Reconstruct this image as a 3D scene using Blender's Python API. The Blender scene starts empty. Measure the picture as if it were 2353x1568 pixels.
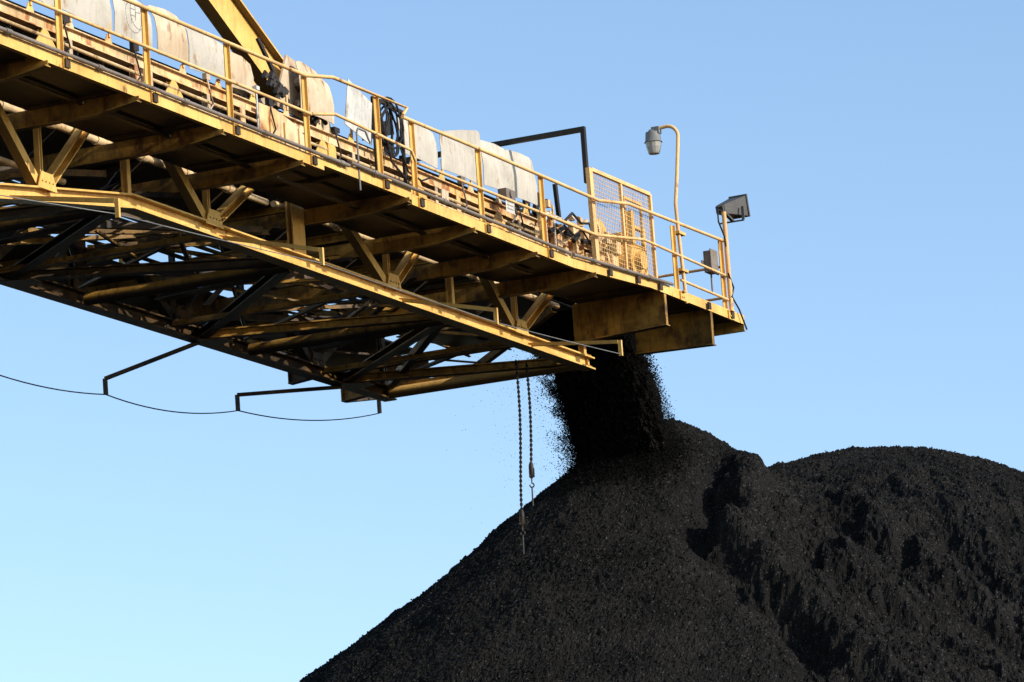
import bpy, math, random
import numpy as np
from mathutils import Vector, Matrix, noise
random.seed(7); rng=np.random.default_rng(11)
sc=bpy.context.scene
COL=sc.collection
# ------------------------------------------------------------------ materials
def newmat(name):
    m=bpy.data.materials.new(name); m.use_nodes=True
    nt=m.node_tree; b=nt.nodes["Principled BSDF"]
    return m,nt,b
def N(nt,t,**k):
    n=nt.nodes.new(t)
    for a,v in k.items(): setattr(n,a,v)
    return n
def noise_fac(nt,scale,detail=4,lo=.4,hi=.6,stretch=None,rough=.6,dist=0):
    g=N(nt,'ShaderNodeNewGeometry')
    src=g.outputs['Position']
    if stretch:
        mp=N(nt,'ShaderNodeMapping'); mp.inputs['Scale'].default_value=stretch
        nt.links.new(src,mp.inputs['Vector']); src=mp.outputs[0]
    n=N(nt,'ShaderNodeTexNoise'); n.inputs['Scale'].default_value=scale; n.inputs['Detail'].default_value=detail
    n.inputs['Roughness'].default_value=rough; n.inputs['Distortion'].default_value=dist
    nt.links.new(src,n.inputs['Vector'])
    r=N(nt,'ShaderNodeMapRange'); r.inputs[1].default_value=lo; r.inputs[2].default_value=hi
    nt.links.new(n.outputs['Fac'],r.inputs[0])
    return r.outputs[0]
def mix(nt,fac,a,b):
    m=N(nt,'ShaderNodeMix',data_type='RGBA')
    for s,v in ((m.inputs[0],fac),(m.inputs[6],a),(m.inputs[7],b)):
        if isinstance(v,(tuple,list)): s.default_value=(*v,1)
        elif isinstance(v,(int,float)): s.default_value=v
        else: nt.links.new(v,s)
    return m.outputs[2]
def mul(nt,a,b,op='MULTIPLY'):
    m=N(nt,'ShaderNodeMath',operation=op)
    for s,v in ((m.inputs[0],a),(m.inputs[1],b)):
        if isinstance(v,(int,float)): s.default_value=v
        else: nt.links.new(v,s)
    m.use_clamp=True
    return m.outputs[0]
def down_shade(nt):
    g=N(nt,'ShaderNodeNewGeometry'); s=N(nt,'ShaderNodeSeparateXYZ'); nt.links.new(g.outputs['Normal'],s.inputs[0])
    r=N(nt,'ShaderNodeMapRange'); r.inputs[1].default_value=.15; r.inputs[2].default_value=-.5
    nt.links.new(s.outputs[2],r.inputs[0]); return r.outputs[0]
def painted(name,base,base2,rust=(.16,.055,.02),rust_lo=.6,grime=.55,glo=.45,ghi=.75,down=.85,rough=.55,dirt_shade=(.014,.0105,.008),streak=1.0):
    m,nt,b=newmat(name)
    c=mix(nt,noise_fac(nt,1.3,5,.35,.65),base,base2)
    c=mix(nt,mul(nt,noise_fac(nt,5,6,rust_lo,rust_lo+.1,stretch=(1,1,.5)),.85),c,rust)
    st=mul(nt,noise_fac(nt,9,5,.52,.75,stretch=(1.6,1.6,.18)),grime*streak)
    c=mix(nt,st,c,(.12,.06,.025))
    c=mix(nt,mul(nt,noise_fac(nt,2.2,7,glo,ghi,rough=.7),grime),c,dirt_shade)
    c=mix(nt,mul(nt,down_shade(nt),down),c,dirt_shade)  # same dark tone also paints underside shade onto down-facing sides
    nt.links.new(c,b.inputs['Base Color']); b.inputs['Roughness'].default_value=rough
    b.inputs['Specular IOR Level'].default_value=.25
    bp=N(nt,'ShaderNodeBump'); bp.inputs['Strength'].default_value=.25; bp.inputs['Distance'].default_value=.01
    nt.links.new(noise_fac(nt,30,4,.2,.8),bp.inputs['Height']); nt.links.new(bp.outputs[0],b.inputs['Normal'])
    return m
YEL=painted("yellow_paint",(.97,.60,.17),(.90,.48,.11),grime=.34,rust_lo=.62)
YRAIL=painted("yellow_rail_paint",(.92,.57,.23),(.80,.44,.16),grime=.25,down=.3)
YSHADE=painted("dusted_shaded_yellow_paint",(.66,.36,.065),(.40,.20,.032),rust_lo=.56,grime=.85,glo=.41,ghi=.68,down=.965)  # darker copy of the yellow: coal dust plus underside shade in the colour
YDK=painted("dusted_shaded_steel",(.26,.14,.035),(.06,.036,.013),rust_lo=.55,grime=.88,glo=.35,ghi=.60,down=.96)  # darkest copy: dust, with shade of inner and far-side members painted in
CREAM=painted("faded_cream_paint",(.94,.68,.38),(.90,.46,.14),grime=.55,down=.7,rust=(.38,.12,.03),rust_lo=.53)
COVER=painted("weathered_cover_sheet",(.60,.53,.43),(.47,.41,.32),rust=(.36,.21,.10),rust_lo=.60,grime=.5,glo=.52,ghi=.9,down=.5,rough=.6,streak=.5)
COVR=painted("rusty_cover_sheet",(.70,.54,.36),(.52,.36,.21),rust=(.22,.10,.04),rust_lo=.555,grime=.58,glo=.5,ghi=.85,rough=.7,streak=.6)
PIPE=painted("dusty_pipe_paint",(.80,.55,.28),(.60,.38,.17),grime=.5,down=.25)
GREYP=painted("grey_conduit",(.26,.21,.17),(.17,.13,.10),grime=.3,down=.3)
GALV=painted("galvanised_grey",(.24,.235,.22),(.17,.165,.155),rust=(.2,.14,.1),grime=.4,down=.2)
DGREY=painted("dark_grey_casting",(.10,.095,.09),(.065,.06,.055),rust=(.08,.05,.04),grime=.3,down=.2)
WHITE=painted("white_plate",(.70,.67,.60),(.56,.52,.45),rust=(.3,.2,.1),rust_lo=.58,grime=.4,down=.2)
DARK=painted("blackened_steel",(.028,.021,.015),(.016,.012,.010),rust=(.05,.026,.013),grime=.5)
RUB=painted("black_rubber",(.012,.012,.013),(.018,.016,.016),rust=(.02,.02,.02),grime=.3,rough=.7)
MARK=painted("faded_mark",(.34,.30,.24),(.36,.32,.26),rust_lo=.7,grime=.2)
m,nt,b=newmat("lamp_glass"); b.inputs['Base Color'].default_value=(.42,.39,.33,1); b.inputs['Roughness'].default_value=.3; b.inputs['Transmission Weight'].default_value=.3; GLASS=m
# coal
def coalmat(name,gran,strength,k=1.0,glint=.93,gcol=1.0):
    m,nt,b=newmat(name)
    c=mix(nt,noise_fac(nt,.8,6,.35,.68),(.0105*k,.0098*k,.0090*k),(.0225*k,.0203*k,.0178*k))
    c=mix(nt,mul(nt,noise_fac(nt,26,4,.5,.75),.6),c,(.038*k,.034*k,.029*k))
    g=N(nt,'ShaderNodeNewGeometry')
    v=N(nt,'ShaderNodeTexVoronoi'); v.inputs['Scale'].default_value=gran
    nt.links.new(g.outputs['Position'],v.inputs['Vector'])
    sp=N(nt,'ShaderNodeSeparateColor'); nt.links.new(v.outputs['Color'],sp.inputs[0])
    gl=mul(nt,sp.outputs[1],glint,'GREATER_THAN')
    c=mix(nt,mul(nt,gl,.7),c,(.064*k*gcol,.058*k*gcol,.050*k*gcol))
    nt.links.new(c,b.inputs['Base Color'])
    rr=N(nt,'ShaderNodeMapRange'); rr.inputs[3].default_value=.95; rr.inputs[4].default_value=.45
    nt.links.new(gl,rr.inputs[0]); nt.links.new(rr.outputs[0],b.inputs['Roughness'])
    sr=N(nt,'ShaderNodeMapRange'); sr.inputs[3].default_value=.05; sr.inputs[4].default_value=.25
    nt.links.new(gl,sr.inputs[0]); nt.links.new(sr.outputs[0],b.inputs['Specular IOR Level'])
    bp=N(nt,'ShaderNodeBump'); bp.inputs['Strength'].default_value=strength; bp.inputs['Distance'].default_value=.02
    bp.invert=True
    nt.links.new(v.outputs['Distance'],bp.inputs['Height'])
    bp2=N(nt,'ShaderNodeBump'); bp2.inputs['Strength'].default_value=strength; bp2.inputs['Distance'].default_value=.03
    nt.links.new(noise_fac(nt,16,6,.2,.8,rough=.75),bp2.inputs['Height']); nt.links.new(bp.outputs[0],bp2.inputs['Normal'])
    nt.links.new(bp2.outputs[0],b.inputs['Normal'])
    return m
COAL=coalmat("coal",46,.9,1.0,.965); LUMP=coalmat("coal_lump",40,.4,1.0); STREAM=coalmat("falling_coal",34,.8,.55,.985)
m,nt,b=newmat("ground_dust")
nt.links.new(mix(nt,noise_fac(nt,.05,6,.4,.6),(.03,.027,.023),(.07,.06,.045)),b.inputs['Base Color']); b.inputs['Roughness'].default_value=.95; GROUND=m

# ------------------------------------------------------------------ mesh builder
class MB:
    def __init__(s): s.v=[]; s.f=[]
    def add(s,vs,fs):
        o=len(s.v); s.v+= [tuple(p) for p in vs]; s.f+=[tuple(i+o for i in f) for f in fs]; return s
    def hexa(s,p): # 8 pts bottom4, top4
        return s.add(p,[(0,3,2,1),(4,5,6,7),(0,1,5,4),(1,2,6,5),(2,3,7,6),(3,0,4,7)])
    def box(s,a,b):
        x0,y0,z0=[min(a[i],b[i]) for i in range(3)]; x1,y1,z1=[max(a[i],b[i]) for i in range(3)]
        return s.hexa([(x0,y0,z0),(x1,y0,z0),(x1,y1,z0),(x0,y1,z0),(x0,y0,z1),(x1,y0,z1),(x1,y1,z1),(x0,y1,z1)])
    def beam(s,p0,p1,w,h,kind='box',up=(0,0,1),t=.018):
        p0=Vector(p0);p1=Vector(p1);d=(p1-p0).normalized();up=Vector(up)
        sd=d.cross(up).normalized(); u=sd.cross(d).normalized()
        def bx(a0,a1,b0,b1):
            q=[]
            for b_ in (b0,b1):
                q+= [p0+sd*a0+u*b_, p1+sd*a0+u*b_, p1+sd*a1+u*b_, p0+sd*a1+u*b_]
            s.hexa(q)
        if kind=='box': bx(-w/2,w/2,-h/2,h/2)
        elif kind=='I':
            bx(-w/2,w/2,h/2-t,h/2); bx(-w/2,w/2,-h/2,-h/2+t); bx(-t/2,t/2,-h/2+t,h/2-t)
        elif kind=='C':
            bx(-w/2,w/2,h/2-t,h/2); bx(-w/2,w/2,-h/2,-h/2+t); bx(w/2-t,w/2,-h/2+t,h/2-t)
        elif kind=='C-':
            bx(-w/2,w/2,h/2-t,h/2); bx(-w/2,w/2,-h/2,-h/2+t); bx(-w/2,-w/2+t,-h/2+t,h/2-t)
        elif kind=='L':
            bx(-w/2,w/2,-h/2,-h/2+t); bx(w/2-t,w/2,-h/2+t,h/2)
        return s
    def tube(s,pts,r,n=8):
        pts=[Vector(p) for p in pts]; rings=[]; nrm=None
        rs=r if isinstance(r,(list,tuple)) else [r]*len(pts)
        for i,p in enumerate(pts):
            if i==0: d=pts[1]-p
            elif i==len(pts)-1: d=p-pts[-2]
            else: d=(pts[i+1]-p).normalized()+(p-pts[i-1]).normalized()
            d.normalize()
            if nrm is None:
                a=Vector((0,0,1)) if abs(d.z)<.9 else Vector((1,0,0)); nrm=d.cross(a).normalized()
            else:
                nrm=(nrm-d*nrm.dot(d)).normalized()
            bn=d.cross(nrm)
            rings.append([p+(nrm*math.cos(2*math.pi*k/n)+bn*math.sin(2*math.pi*k/n))*rs[i] for k in range(n)])
        vs=[q for r_ in rings for q in r_]; fs=[]
        for i in range(len(pts)-1):
            for k in range(n):
                k2=(k+1)%n; fs.append((i*n+k,i*n+k2,(i+1)*n+k2,(i+1)*n+k))
        fs.append(tuple(range(n))[::-1]); fs.append(tuple((len(pts)-1)*n+k for k in range(n)))
        return s.add(vs,fs)
    def plate(s,poly,th):  # polygon (3d pts), thickness vector
        th=Vector(th); n=len(poly); a=[Vector(p) for p in poly]; b=[p+th for p in a]
        fs=[tuple(range(n))[::-1],tuple(range(n,2*n))]+[(i,(i+1)%n,(i+1)%n+n,i+n) for i in range(n)]
        return s.add(a+b,fs)
ABS={}
def put(name,mb,mat,parent=None,label=None,smooth=False,frame=None):
    c=np.array(mb.v); ctr=Vector(((c.min(0)+c.max(0))/2).tolist())
    me=bpy.data.meshes.new(name); me.from_pydata([tuple(Vector(p)-ctr) for p in mb.v],[],mb.f)
    import bmesh
    bm=bmesh.new(); bm.from_mesh(me); bmesh.ops.recalc_face_normals(bm,faces=bm.faces); bm.to_mesh(me); bm.free()
    me.materials.append(mat)
    if smooth:
        me.polygons.foreach_set('use_smooth',[True]*len(me.polygons))
        try: me.set_sharp_from_angle(angle=math.radians(40))
        except Exception: pass
    ob=bpy.data.objects.new(name,me); COL.objects.link(ob)
    if parent is not None:
        ob.parent=parent; ob.location=ctr-ABS[parent.name]
    else: ob.location=ctr
    ABS[ob.name]=ctr
    if label: ob["label"]=label
    return ob
def top(ob,label,cat,**k):
    ob["label"]=label; ob["category"]=cat
    for a,v in k.items(): ob[a]=v
    return ob
# ------------------------------------------------------------------ boom frame
BR=Matrix(((.4221,-.90623,-.02409),(.90476,.42278,-.05163),(.05697,0,.99838)))
BO=Vector((-4.229,50.525,17.658))
def bw(u,v,w): return BR@Vector((u,v,w))+BO
boom=bpy.data.objects.new("stacker_boom",None); COL.objects.link(boom)
boom.matrix_world=Matrix.Translation(BO)@BR.to_4x4(); ABS[boom.name]=Vector((0,0,0))
top(boom,"yellow steel conveyor boom of a stacker above the coal pile","stacker")
U0=-7.0
def dz(u):
    if u<6.3: return 0
    if u<8.75: return .06
    if u<13.8: return .0
    if u<16.5: return (u-13.8)/2.7*.15
    return .15
# --- walkway decks
segs=[(U0,-.6),(-.6,1.5),(1.5,3.55),(3.55,5.6),(5.6,6.3),(6.3,8.75),(8.75,10.5),(10.5,12.4),(12.4,13.8)]
mb=MB()
for a,b_ in segs: mb.box((a+.01,.05,.03+dz(a+.02)),(b_-.01,1.38,.06+dz(a+.02)))
def slope_box(mb,u0,u1,v0,v1,w0,w1):
    a,b_=dz(u0+.01),dz(u1-.01)
    mb.hexa([(u0,v0,w0+a),(u1,v0,w0+b_),(u1,v1,w0+b_),(u0,v1,w0+a),(u0,v0,w1+a),(u1,v0,w1+b_),(u1,v1,w1+b_),(u0,v1,w1+a)])
slope_box(mb,13.8,16.5,.05,1.38,.03,.06); slope_box(mb,16.51,20.0,.05,1.38,.03,.06)
put("walkway_deck",mb,DARK,boom)
mb=MB()
for a,b_ in segs[:-1]+[(12.4,13.8),(13.8,16.5),(16.5,18.7)]: slope_box(mb,a+.01,b_-.01,4.68,6.0,.03,.06)
put("walkway_deck",mb,DARK,boom)
mb=MB()
for k in range(14):
    u=U0+.8+k*1.9; 
    if u<19: mb.box((u,.2,-.005+dz(u)),(u+.05,1.3,.028+dz(u)))
mb.box((U0,.62,-.03),(13.8,.68,.0)); 
put("deck_stiffener",mb,YDK,boom)
# --- edge channels
for v0,v1,flip in ((-.02,.045,1),(6.005,6.07,-1)):
    mb=MB()
    for a,b_ in [(U0,6.3),(6.3,8.75),(8.75,13.8),(13.8,16.5),(16.5,20.03)]:
        if flip<0 and a>=16.5: b_=18.9
        slope_box(mb,a+.003,b_-.003,v0 if flip>0 else v1-.012,v0+.012 if flip>0 else v1,-.035,.105)
        slope_box(mb,a+.003,b_-.003,v0+.0125 if flip>0 else v0,v1 if flip>0 else v1-.0125,.09,.103)
        slope_box(mb,a+.003,b_-.003,v0+.0125 if flip>0 else v0,v1 if flip>0 else v1-.0125,-.034,-.02)
    put("edge_channel",mb,YEL,boom)
# --- cross beams under decks
xb=[-6.5,-4.5,-2.5,-.5,1.54,3.57,5.6,8.55,10.5,12.45,14.4]
for u in xb:
    mb=MB(); z=dz(u)
    h=-.17+z; e=-.10+z
    mb.plate([(u,-.08,.028+z-.07),(u,6.13,.028+z-.07),(u,6.13,e),(u,5.6,h),(u,.45,h),(u,-.08,e)],(.012,0,0))
    mb.plate([(u,-.0,-.043+z),(u,6.07,-.043+z),(u,6.0,.028+z),(u,.06,.028+z)],(.012,0,0))
    for (va,wa),(vb,wb) in (((-.08,e),(.45,h)),((.451,h),(5.599,h)),((5.601,h),(6.13,e))):
        mb.plate([(u-.05,va,wa-.001),(u-.05,vb,wb-.001),(u+.06,vb,wb-.001),(u+.06,va,wa-.001)],(0,0,-.014))
    put("cross_beam",mb,YSHADE,boom)
# --- deep cantilever brackets at the head
for u in (17.05,18.78):
    for a,b_ in ((-.01,1.45),(4.6,6.06)):
        mb=MB(); hb=-.33 if u<18 else -.36
        if a<0: v_in,v_out=(1.45 if u<18 else 1.22),a
        else: v_in,v_out=a,b_
        ddn=(.06 if u<18 else -.03) if a<0 else -.14
        mb.plate([(u,v_out,.17),(u,v_in,.17),(u,v_in,hb-ddn),(u,v_out,hb)],(.015,0,0))
        mb.plate([(u-.07,v_out,hb),(u-.07,v_in,hb-ddn),(u+.08,v_in,hb-ddn),(u+.08,v_out,hb)],(0,0,-.015))
        mb.box((u-.06,v_out,hb+.002),(u-.002,v_out+(.015 if v_out<v_in else -.015),.168))
        if a<0:
            mb.box((u-.012,v_in-.25,-.3),(u-.001,v_in,.1))
            for k in range(6): mb.tube([(u-.03,v_in-.2,-.27+.065*k),(u-.0121,v_in-.2,-.27+.065*k)],.014,6)
        put("cantilever_bracket",mb,YSHADE if a<0 or u>18 else YDK,boom)
mb=MB().beam((20.02,-.02,.10),(20.02,1.4,.10),.06,.17,'C-'); put("end_beam",mb,YSHADE,boom)
mb=MB().tube([(19.3,.35,.02),(19.3,1.3,-.05)],.07,12); put("edge_roller",mb,DARK,boom,smooth=True)
# --- truss: chords
def chord(v):
    mb=MB()
    P=[(U0,v,-2.25),(.88,v,-1.04),(3.93,v,-.62),(17.5,v,-.64)]
    for a,b_ in zip(P[:-1],P[1:]): mb.beam(a,b_,.20,.18,'I',t=.022)
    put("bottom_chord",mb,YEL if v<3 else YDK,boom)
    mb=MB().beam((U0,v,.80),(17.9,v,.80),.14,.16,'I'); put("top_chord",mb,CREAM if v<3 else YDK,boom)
chord(1.45); chord(4.65)
def cw(u):
    if u>3.93: return -.63
    if u>.88: return -1.04+(u-.88)/(3.93-.88)*.42
    return -2.25+(u-U0)/(.88-U0)*1.21
V=[-6.8,-2.4,1.87,5.95,10.95,15.0]; NN=[-4.6,-.3,3.93,8.35,12.9,17.3]
for v in (1.45,4.65):
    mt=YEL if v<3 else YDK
    for i,u in enumerate(V):
        lo=NN[i-1] if i>0 else u-2.2; hi=NN[i]
        for tgt in (lo+ (u-lo)*.18, hi-(hi-u)*.12):
            dirn=1 if tgt>u else -1
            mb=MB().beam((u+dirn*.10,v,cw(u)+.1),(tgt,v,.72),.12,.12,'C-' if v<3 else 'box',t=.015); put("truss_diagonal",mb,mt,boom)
        mb=MB().beam((u,v,cw(u)+.09),(u,v,.71),.07,.07,'I',up=(1,0,0)); put("truss_post",mb,mt,boom)
        mb=MB().plate([(u-.22,v-.105,cw(u)+.05),(u+.22,v-.105,cw(u)+.05),(u+.13,v-.105,cw(u)+.25),(u-.13,v-.105,cw(u)+.25)],(0,.012,0))
        for k in (-.12,-.04,.04,.12): mb.tube([(u+k,v-.12,cw(u)+.14),(u+k,v-.106,cw(u)+.14)],.012,6)
        put("gusset_plate",mb,mt,boom)
    for u in NN:
        w_=.34 if abs(u-8.35)<.1 else .08
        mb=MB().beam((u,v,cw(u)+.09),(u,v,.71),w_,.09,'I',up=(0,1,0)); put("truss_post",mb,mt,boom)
# bottom lateral bracing
far=[-2.2,2.1,6.5,11.6,15.95]
for u in NN[0:]:
    mb=MB().tube([(u,1.56,cw(u)-.02),(u,4.54,cw(u)-.02)],.085,12); put("lateral_tube",mb,YSHADE if u<17 else YEL,boom,smooth=True)
for i,fu in enumerate(far):
    for nu,kind in ((NN[i],'C'),(NN[i+1],'I')):
        mb=MB().beam((nu,1.5,cw(nu)+.03),(fu,4.6,cw(fu)-.0),.15,.12,kind); put("lateral_brace",mb,YDK if nu<12 else YSHADE,boom)
    mb=MB().plate([(fu-.3,4.55,cw(fu)-.12),(fu+.3,4.55,cw(fu)-.12),(fu+.12,4.2,cw(fu)-.12),(fu-.12,4.2,cw(fu)-.12)],(0,0,.012)); put("gusset_plate",mb,YDK,boom)
for i in range(len(NN)-1):
    u0=NN[i]; u1=NN[i+1]; um=(u0+u1)/2
    mb=MB().beam((um,1.56,cw(um)-.0),(um,4.54,cw(um)-.0),.10,.09,'L'); put("lateral_brace",mb,YSHADE,boom)
    mb=MB().beam((um,1.6,cw(um)+.12),(u1-.2,4.5,cw(u1)+.12),.07,.06,'L'); put("lateral_brace",mb,YDK,boom)
    mb=MB().plate([(u0+1.0,2.2,cw(u0+1)+.16),(u0+1.4,4.3,cw(u0+1)+.16),(u0+1.62,4.3,cw(u0+1)+.16),(u0+1.22,2.2,cw(u0+1)+.16)],(0,0,.02)); put("catch_plate",mb,DARK,boom)
    for a,b_ in (((u0+.3,1.6,cw(u0)+.2),(u1-.3,3.0,.2)),((u1-.2,4.5,cw(u1)+.2),(u0+1.2,3.2,.2))):
        put("tie_rod",MB().tube([a,b_],.022,6),YDK,boom)
# extra members in the last bay, near the head
for a,b_,s_,mt in (((13.0,1.55,-.55),(17.2,4.5,-.55),.11,YSHADE),((15.9,1.55,-.50),(15.9,4.5,-.50),.10,YSHADE),((14.0,1.55,-.42),(14.0,4.5,-.42),.10,YDK),((16.9,1.6,-.45),(15.2,4.4,.1),.08,YDK),((16.6,1.55,.05),(17.3,3.2,-.5),.10,YSHADE)):
    put("lateral_brace",MB().beam(a,b_,s_,s_,'C-'),mt,boom)
put("catch_plate",MB().plate([(15.2,1.7,-.35),(16.8,1.7,-.35),(16.8,3.0,-.30),(15.2,3.4,-.30)],(0,0,.02)),DARK,boom)
rr_=random.Random(31)
for i in range(62):
    u=-3+i*.33; L=rr_.uniform(.6,2.4)*rr_.choice((-1,1)); 
    if u+L>17.2: L=-abs(L)
    va=rr_.choice((1.6,2.2,3.0)); vb=rr_.choice((3.2,3.9,4.5)); wa=cw(u)+rr_.uniform(.1,.45); wb=cw(u+L)+rr_.uniform(.1,.8)
    s_=rr_.uniform(.025,.065); mb=MB().beam((u,va,wa),(u+L,vb,wb),s_,s_*1.2,'L',t=.012); put("sway_brace",mb,YDK if i%3 else YSHADE,boom)
mb=MB().beam((17.42,1.4,-.60),(17.42,4.7,-.60),.16,.18,'C-'); put("end_beam",mb,YSHADE,boom)
for u in [-5.5,-3.4,-1.3,.8,2.9,5.0,7.1,9.2,11.3,13.4,15.5]:
    mb=MB().beam((u,1.55,.32),(u,4.55,.32),.09,.12,'I'); mb.beam((u,1.56,.28),(u+.9,3.0,-.1),.06,.06,'L'); mb.beam((u+.9,3.01,-.1),(u,4.54,.28),.06,.06,'L')
    put("cross_frame",mb,YSHADE if int(u)%2 else YDK,boom)
for u in [-4,0,4,8,12]:
    mb=MB().beam((u,1.55,-.18),(u+3.6,4.5,-.18),.09,.09,'L'); put("lateral_brace",mb,YDK,boom)
    mb=MB().beam((u+.2,4.5,-.30),(u+3.7,1.6,-.30),.08,.08,'L'); put("lateral_brace",mb,YDK,boom)
def coupled(pts,r,name,mat,step=1.6):
    mb=MB().tube(pts,r,12)
    a,b_=Vector(pts[0]),Vector(pts[-1]); L=(b_-a).length; k=.7
    while k<L:
        c=a.lerp(b_,k/L); d=(b_-a).normalized()*.06; mb.tube([c-d,c+d],r*1.35,12); k+=step
    return put(name,mb,mat,boom,smooth=True)
coupled([(U0,1.62,.10),(7.9,1.62,.10)],.045,"service_pipe",PIPE,1.1)
coupled([(8.1,1.62,.12),(16.9,1.62,.15)],.042,"service_pipe",PIPE,1.1)
coupled([(U0,2.0,-.38),(3.4,2.0,-.38)],.04,"service_pipe",PIPE,2.2)
coupled([(-2,-.065,.115),(6.9,-.065,.125)],.024,"edge_conduit",GREYP,2.0)
coupled([(6.95,-.065,.175),(13.6,-.065,.125)],.024,"edge_conduit",GREYP,2.0)
coupled([(13.7,-.065,.125),(17.2,-.065,.27)],.024,"edge_conduit",GREYP,2.0)
for v in (3.4,3.9,4.3):
    mb=MB().tube([(U0,v,.05),(16,v,.05)],.03,8); put("service_pipe",mb,YDK,boom,smooth=True)
# --- belt and load
mb=MB(); prof=[(2.0,1.62),(2.35,1.30),(2.7,1.20),(3.35,1.20),(3.7,1.30),(4.05,1.62)]
ring=prof+[(a,b_-.02) for a,b_ in prof[::-1]]
n=len(ring); vs=[(U0,a,b_) for a,b_ in ring]+[(18.6,a,b_) for a,b_ in ring]
mb.add(vs,[(i,(i+1)%n,(i+1)%n+n,i+n) for i in range(n)]+[tuple(range(n)),tuple(range(n,2*n))[::-1]])
mb.box((U0,2.1,.46),(18.6,3.95,.48))
for k in range(12):
    a0=math.pi/2-math.pi*k/12; a1=math.pi/2-math.pi*(k+1)/12
    r0,r1=.36,.38; c=(18.6,.84)
    q=[]
    for v in (2.1,3.95):
        q+=[(c[0]+r0*math.cos(a0),v,c[1]+r0*math.sin(a0)),(c[0]+r1*math.cos(a0),v,c[1]+r1*math.sin(a0)),(c[0]+r1*math.cos(a1),v,c[1]+r1*math.sin(a1)),(c[0]+r0*math.cos(a1),v,c[1]+r0*math.sin(a1))]
    mb.hexa(q)
put("conveyor_belt",mb,RUB,boom)
mb=MB().tube([(18.6,2.0,.84),(18.6,4.05,.84)],.355,24); mb.tube([(18.6,1.6,.84),(18.6,4.5,.84)],.07,12); put("head_pulley",mb,DARK,boom,smooth=True)
for i in range(16):
    u=U0+.6+i*1.55
    mb=MB().tube([(u,2.05,1.53),(u,2.45,1.20)],.06,8); mb.tube([(u,2.5,1.12),(u,3.55,1.12)],.06,8); mb.tube([(u,3.6,1.20),(u,4.0,1.53)],.06,8)
    mb.beam((u+.1,1.5,1.0),(u+.1,4.6,1.0),.06,.08,'L')
    put("idler_roller",mb,DARK,boom,smooth=True)
for i in range(8):
    u=U0+1+i*3
    mb=MB().tube([(u,2.0,.38),(u,4.05,.38)],.06,10); mb.beam((u,2.0,.38),(u,1.8,.72),.04,.04); put("return_roller",mb,DARK,boom,smooth=True)
# --- stringers
for v,mt in ((1.48,CREAM),(4.6,YDK)):
    s=-1 if v<3 else 1
    mb=MB().beam((U0,v,1.20),(12.0,v,1.20),.12,.15,'I',t=.014); mb.beam((12.02,v,1.19),(18.2,v,1.16),.12,.15,'I',t=.014)
    put("conveyor_stringer",mb,mt,boom)
    mb=MB().tube([(U0,v+s*.07,1.035),(18.0,v+s*.07,1.01)],.022,8); put("conveyor_conduit",mb,PIPE if v<3 else YDK,boom)
for i in range(27):
    u=-6.4+i*.92
    mb=MB()
    mb.plate([(u-.10,1.46,1.276),(u+.10,1.46,1.276),(u+.03,1.46,1.40),(u-.03,1.46,1.40)],(0,.012,0))
    mb.box((u-.02,1.44,1.36),(u+.02,1.459,1.56)); mb.box((u-.04,1.455,1.28),(u+.04,1.75,1.31))
    put("idler_bracket",mb,CREAM if i%3 else YEL,boom)
    if i%2:
        du=random.uniform(.2,.6)
        mb=MB().box((u+du,1.36,1.29),(u+du+random.uniform(.08,.2),1.42,1.29+random.uniform(.05,.12))); mb.tube([(u+du+.03,1.37,1.3),(u+du+.0,1.33,1.15),(u+du+.1,1.34,.98),(u+du+.02,1.36,.88)],.012,6)
        put("idler_bearing",mb,random.choice([DARK,GREYP,COVR]),boom)
for i,u in enumerate([-4.4,-2.3,-.2,1.0,2.1,2.7,4.3,5.2,6.1,7.0,9.2,10.1,10.8,12.0,12.6,13.3,14.6,15.3,15.9,17.0]):
    mb=MB()
    mb.beam((u,1.45,.885),(u,1.45,1.12),.08+.05*(i%3==0),.08,'I',up=(0,1,0),t=.01)
    if i%3==1: mb.plate([(u-.28,1.40,.885),(u+.28,1.40,.885),(u+.05,1.40,1.11),(u-.05,1.40,1.11)],(0,.012,0))
    if i%4==2: mb.box((u+.1,1.38,.93),(u+.32,1.44,1.10))
    put("stringer_support",mb,(CREAM,YEL,COVR)[i%3],boom)
mb=MB().plate([(7.35,1.36,.82),(8.75,1.36,.82),(8.75,1.36,1.0),(8.35,1.36,1.16),(7.8,1.36,1.26),(7.35,1.36,1.26)],(0,.012,0))
for k in range(3): mb.box((7.6+.4*k,1.335,.83),(7.612+.4*k,1.359,1.12))
put("stiffener_plate",mb,CREAM,boom)
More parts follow.
